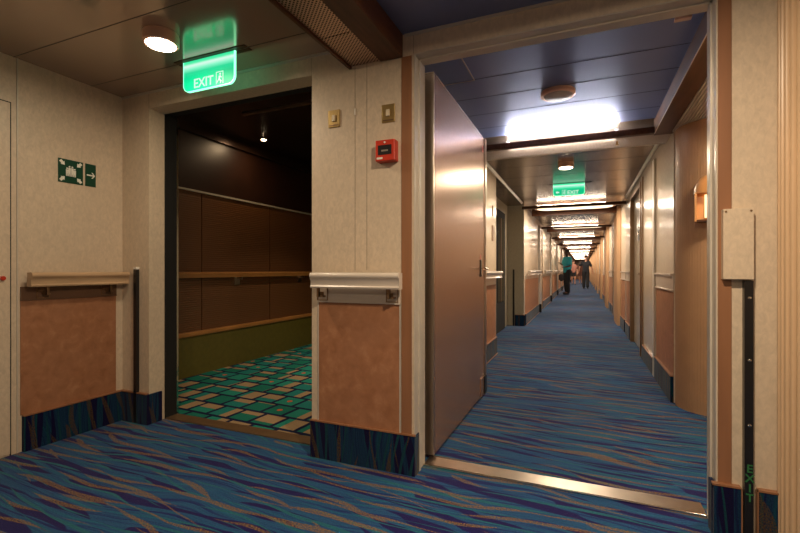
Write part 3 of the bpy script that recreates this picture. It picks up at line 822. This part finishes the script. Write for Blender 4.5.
for k in range(far_rows):
    y = 8.0 + 4*k
    w_ = ORD[k]
    cross_beam(y, 'brown beam across the corridor ceiling, %s beyond the small exit sign' % w_)
    cove(y, -.75, .35, 'lamp tube behind the %s corridor beam beyond the small exit sign' % w_, M['tube'])
    lab = '%s oval light along the corridor ceiling beyond the small exit sign' % w_
    if oval_proto is None: oval_proto = oval_light(y+.62, lab)
    else: dup(oval_proto, (0, 4*k, 0), lab)
    S('trim_%d' % tn, B(-.95, XR-.05, y+1.15, y+1.22, 2.11, CEIL, .002), M['beam']); tn += 1
    # left wall
    y0 = y+.45 if k == 0 else y+.2
    dado_L(y0, y+3.1, tn, True, 'cream handrail on the left corridor wall, %s beyond the alcove' % w_); tn += 1
    S('trim_%d' % tn, B(-1.0, -.965, y+3.12, y+3.2, 0, 2.12), M['frame']); tn += 1
    if k < 6: cabin_door(y+3.2, y+4.1, dn, -1); dn += 1
    # black end block of the skirting
    b = bmesh.new(); box(b, -.98, -.93, y+3.1, y+3.2, 0, .2)
    S('trim_%d' % tn, b, M['black_matte']); tn += 1
    # right wall: dado, fluted pilaster, door
    dado_R(y+.12, y+.95, tn); tn += 2
    b = bmesh.new(); prism(b, [(XR-.001, y+1.0), (XR-.015, y+1.0), (XR-.06, y+1.06)] + [(XR-.06-(.0+.006*(j%2)), y+1.06+j*.0275) for j in range(33)] + [(XR-.06, y+1.96), (XR-.015, y+2.02), (XR-.001, y+2.02)], 'Z', 0, CEIL-.001)
    tag(obj('ribbed_pilaster', b, M['rib'], loc=(XR, y+1.5, 0)), 'ribbed tan pilaster on the right corridor wall, %s beyond the small exit sign' % w_, 'column')
    if k < 6: cabin_door(y+2.2, y+3.2, dn, 1); dn += 1
    dado_R(y+3.25, y+3.95, tn); tn += 2

# ---------------------------------------------------------------- people
def skin_obj(name, verts, edges, mat, parent, root=0, sub=2):
    """verts: list of (x,y,z,r) or (x,y,z,rx,ry)"""
    me = bpy.data.meshes.new(name); me.from_pydata([v[:3] for v in verts], edges, []); me.materials.append(mat)
    o = bpy.data.objects.new(name, me); COL.objects.link(o); o.parent = parent
    o.modifiers.new('skin', 'SKIN')
    lay = me.skin_vertices[0].data
    for i, v in enumerate(verts):
        lay[i].radius = (v[3], v[4] if len(v) > 4 else v[3]); lay[i].use_root = (i == root)
    o.modifiers['skin'].use_smooth_shade = True
    m = o.modifiers.new('sub', 'SUBSURF'); m.levels = sub; m.render_levels = sub
    dg = bpy.context.evaluated_depsgraph_get(); dg.update()
    me2 = bpy.data.meshes.new_from_object(o.evaluated_get(dg))
    o.modifiers.clear(); o.data = me2
    if not me2.materials: me2.materials.append(mat)
    for p in me2.polygons: p.use_smooth = True
    return o
def person(name_label, loc, rz, height, shirt, trous, skin, hair, arms, stride=0, shorts=False, hairlong=False):
    """figure faces local -Y; arms = {side: (elbow, wrist)}"""
    t = thing('person', name_label, 'person', loc); t.rotation_euler = (0, 0, rz)
    s = height/1.80; t.scale = (s, s, s)
    J = {}
    V = []; E = []; idx = {}
    def add(n, x, y, z, r, p=None, r2=None):
        idx[n] = len(V); V.append((x, y, z, r) if r2 is None else (x, y, z, r, r2)); J[n] = (x, y, z)
        if p is not None: E.append((idx[p], idx[n]))
    add('pelvis', 0, 0, .95, .135, None, .10); add('waist', 0, 0, 1.10, .125, 'pelvis', .095); add('chest', 0, .005, 1.30, .150, 'waist', .105)
    add('neckb', 0, .01, 1.47, .065, 'chest'); add('neck', 0, 0, 1.53, .052, 'neckb'); add('jaw', 0, -.012, 1.60, .066, 'neck', .078)
    add('head', 0, -.008, 1.68, .074, 'jaw', .092); add('crown', 0, 0, 1.745, .055, 'head', .068)
    for sd in (-1, 1):
        k = 'L' if sd > 0 else 'R'; f = stride*sd
        add('hip'+k, sd*.09, 0, .88, .088, 'pelvis'); add('knee'+k, sd*.095, -.02-f*.5, .50, .056, 'hip'+k)
        add('calf'+k, sd*.095, .0-f*.45, .36, .055, 'knee'+k)
        add('ankle'+k, sd*.095, .02-f, .10 + max(0, -f)*.15, .036, 'calf'+k); add('toe'+k, sd*.105, -.13-f, .035 + max(0, -f)*.05, .033, 'ankle'+k)
        add('sho'+k, sd*.175, .01, 1.42, .055, 'chest')
        e, w = arms[sd]
        add('elb'+k, *e, .039, 'sho'+k); add('wri'+k, *w, .026, 'elb'+k)
        e, w = Vector(e), Vector(w); d = (w-e).normalized(); side = d.cross(Vector((0, 0, 1)))
        side = side.normalized() if side.length > .2 else Vector((0, 1, 0))
        pm = w+d*.055
        add('palm'+k, *pm, .032, 'wri'+k, .018)
        for fi, (off, L) in enumerate(((-.027, .062), (-.009, .075), (.009, .07), (.026, .055))):
            a = pm+d*.03+side*off; c = a+d*L*.5; g = a+d*L+Vector((0, 0, -.012))
            add('f%d%s' % (fi, k), *a, .0085, 'palm'+k); add('g%d%s' % (fi, k), *c, .008, 'f%d%s' % (fi, k)); add('h%d%s' % (fi, k), *g, .0065, 'g%d%s' % (fi, k))
        a = w+d*.02-side*.035; c = a+d*.035-side*.014
        add('th'+k, *a, .0095, 'wri'+k); add('tj'+k, *c, .008, 'th'+k)
    body = skin_obj('body', V, E, skin, t)
    # face and ears belong to the body mesh
    bm = bmesh.new(); bm.from_mesh(body.data)
    def blob(c, sc):
        bmesh.ops.create_uvsphere(bm, u_segments=12, v_segments=8, radius=1, matrix=Matrix.Translation(c) @ Matrix.Diagonal((*sc, 1)))
    blob((0, -.098, 1.655), (.013, .02, .026)); blob((0, -.085, 1.60), (.028, .012, .008))
    for sd in (-1, 1): blob((sd*.078, .0, 1.655), (.010, .018, .030))
    bm.to_mesh(body.data); bm.free()
    for p in body.data.polygons: p.use_smooth = True
    for sd in (-1, 1):
        b = bmesh.new(); bmesh.ops.create_uvsphere(b, u_segments=10, v_segments=8, radius=.012, matrix=Matrix.Translation((sd*.03, -.088, 1.672)))
        lo('eye', b, M['black'], t, True)
    # hair cap
    b = bmesh.new(); bmesh.ops.create_uvsphere(b, u_segments=20, v_segments=14, radius=1, matrix=Matrix.Translation((0, .012, 1.70)) @ Matrix.Diagonal((.086, .100, .098, 1)))
    dead = [v for v in b.verts if v.co.z < (1.60 if hairlong else 1.665) + max(0, -v.co.y)*.9]
    bmesh.ops.delete(b, geom=dead, context='VERTS'); bmesh.ops.solidify(b, geom=b.faces[:], thickness=.008)
    lo('hair', b, hair, t, True)
    # shirt
    SV = [(0, 0, .82, .175, .14), (0, 0, 1.08, .175, .14), (0, .005, 1.30, .185, .135), (0, .01, 1.50, .11, .09)]; SE = [(0,1),(1,2),(2,3)]
    for sd in (-1, 1):
        k = 'L' if sd > 0 else 'R'; sh = Vector(J['sho'+k]); el = Vector(J['elb'+k]); n = len(SV)
        SV.append((*sh, .088)); SV.append((*(sh.lerp(el, .95)), .072)); SE += [(2, n), (n, n+1)]
    skin_obj('shirt', SV, SE, shirt, t, 1)
    TV = [(0, 0, 1.10, .155, .12), (0, 0, .93, .165, .128)]; TE = [(0,1)]
    for sd in (-1, 1):
        k = 'L' if sd > 0 else 'R'; hp = Vector(J['hip'+k]); kn = Vector(J['knee'+k]); an = Vector(J['ankle'+k]); n = len(TV)
        TV.append((*hp, .118)); TE.append((1, n))
        if shorts: TV.append((*hp.lerp(kn, .8), .085)); TE.append((n, n+1))
        else:
            TV.append((*kn, .092)); TV.append((*(kn.lerp(an, 1.15)), .078)); TE += [(n, n+1), (n+1, n+2)]
    skin_obj('shorts' if shorts else 'trousers', TV, TE, trous, t, 1)
    for sd in (-1, 1):
        k = 'L' if sd > 0 else 'R'; an = Vector(J['ankle'+k]); z0 = an.z-.10
        b = bmesh.new(); box(b, an.x-.045, an.x+.048, an.y-.21, an.y+.06, z0+.001, z0+.075)
        bmesh.ops.bevel(b, geom=b.edges[:], offset=.03, segments=3, affect='EDGES')
        lo('shoe', b, M['black'], t, True)
    return t
P = dict(teal=simple('teal_shirt_cloth', (.03,.40,.50), .8), black=simple('black_cloth', (.012,.012,.014), .85), navy=simple('dark_navy_cloth', (.006,.007,.012), .85),
         pink=simple('faded_pink_cloth', (.24,.10,.075), .85), sk_d=simple('dark_skin', (.10,.045,.028), .5), sk_l=simple('light_skin', (.52,.27,.18), .5),
         hair=simple('black_hair', (.012,.009,.008), .7), hairb=simple('brown_hair', (.07,.035,.02), .7))
person('person in teal shirt and black trousers reaching towards the left corridor wall', (-.62, 19.8, 0), math.radians(-52), 1.90, P['teal'], P['black'], P['sk_d'], P['hair'],
       {-1: ((-.22, -.02, 1.17), (-.14, -.20, 1.24)), 1: ((.22, -.02, 1.13), (.16, -.19, 1.10))}, .04)
person('person in dark polo and dark trousers walking away down the corridor', (.14, 25.8, 0), math.radians(178), 1.85, P['navy'], P['black'], P['sk_l'], P['hair'],
       {-1: ((-.28, .02, 1.15), (-.33, -.06, .92)), 1: ((.29, .02, 1.16), (.34, -.08, .95))}, .08)
person('person in pink top and black shorts, furthest left, behind the teal shirt', (-.62, 33.5, 0), 0.1, 1.72, P['pink'], P['black'], P['sk_l'], P['hairb'],
       {-1: ((-.24, .03, 1.15), (-.25, -.05, .90)), 1: ((.24, .03, 1.15), (.25, -.05, .90))}, .08, True, True)
person('distant person in pink clothes seen between the two nearer people', (-.17, 36, 0), -.1, 1.70, P['pink'], P['pink'], P['sk_l'], P['hairb'],
       {-1: ((-.24, .03, 1.15), (-.25, -.05, .90)), 1: ((.24, .03, 1.15), (.25, -.05, .90))}, .08, True, True)
# dark bag hanging on the rail near the teal person
t = thing('shoulder_bag', 'black bag hanging from the handrail beside the person in teal', 'bag', (-.89, 18.7, .93))
b = bmesh.new(); box(b, -.90, -.70, 18.58, 18.82, .58, .88); bmesh.ops.bevel(b, geom=b.edges[:], offset=.05, segments=3, affect='EDGES')
obj('bag_body', b, P['black'], t, True)
b = bmesh.new(); box(b, -.93, -.895, 18.68, 18.72, 1.018, 1.024); box(b, -.900, -.893, 18.68, 18.72, .86, 1.024); obj('strap', b, P['black'], t)

# ---------------------------------------------------------------- camera, world, colour management
cam = bpy.data.cameras.new('camera'); cam.sensor_width = 36; cam.lens = 437.3/800*36; cam.shift_y = 3.5/800
cam.clip_end = 200; cam.clip_start = .02
co = bpy.data.objects.new('camera', cam); COL.objects.link(co)
co.location = (0, 0, H); co.rotation_euler = (PI/2, 0, math.radians(22.7))
sc_ = bpy.context.scene; sc_.camera = co
w = bpy.data.worlds.new('world'); sc_.world = w; w.use_nodes = True
w.node_tree.nodes['Background'].inputs[0].default_value = (.05,.04,.035,1); w.node_tree.nodes['Background'].inputs[1].default_value = .3
vs = sc_.view_settings; vs.view_transform = 'Standard'; vs.look = 'None'; vs.gamma = 1; vs.use_curve_mapping = False; vs.exposure = 0.0
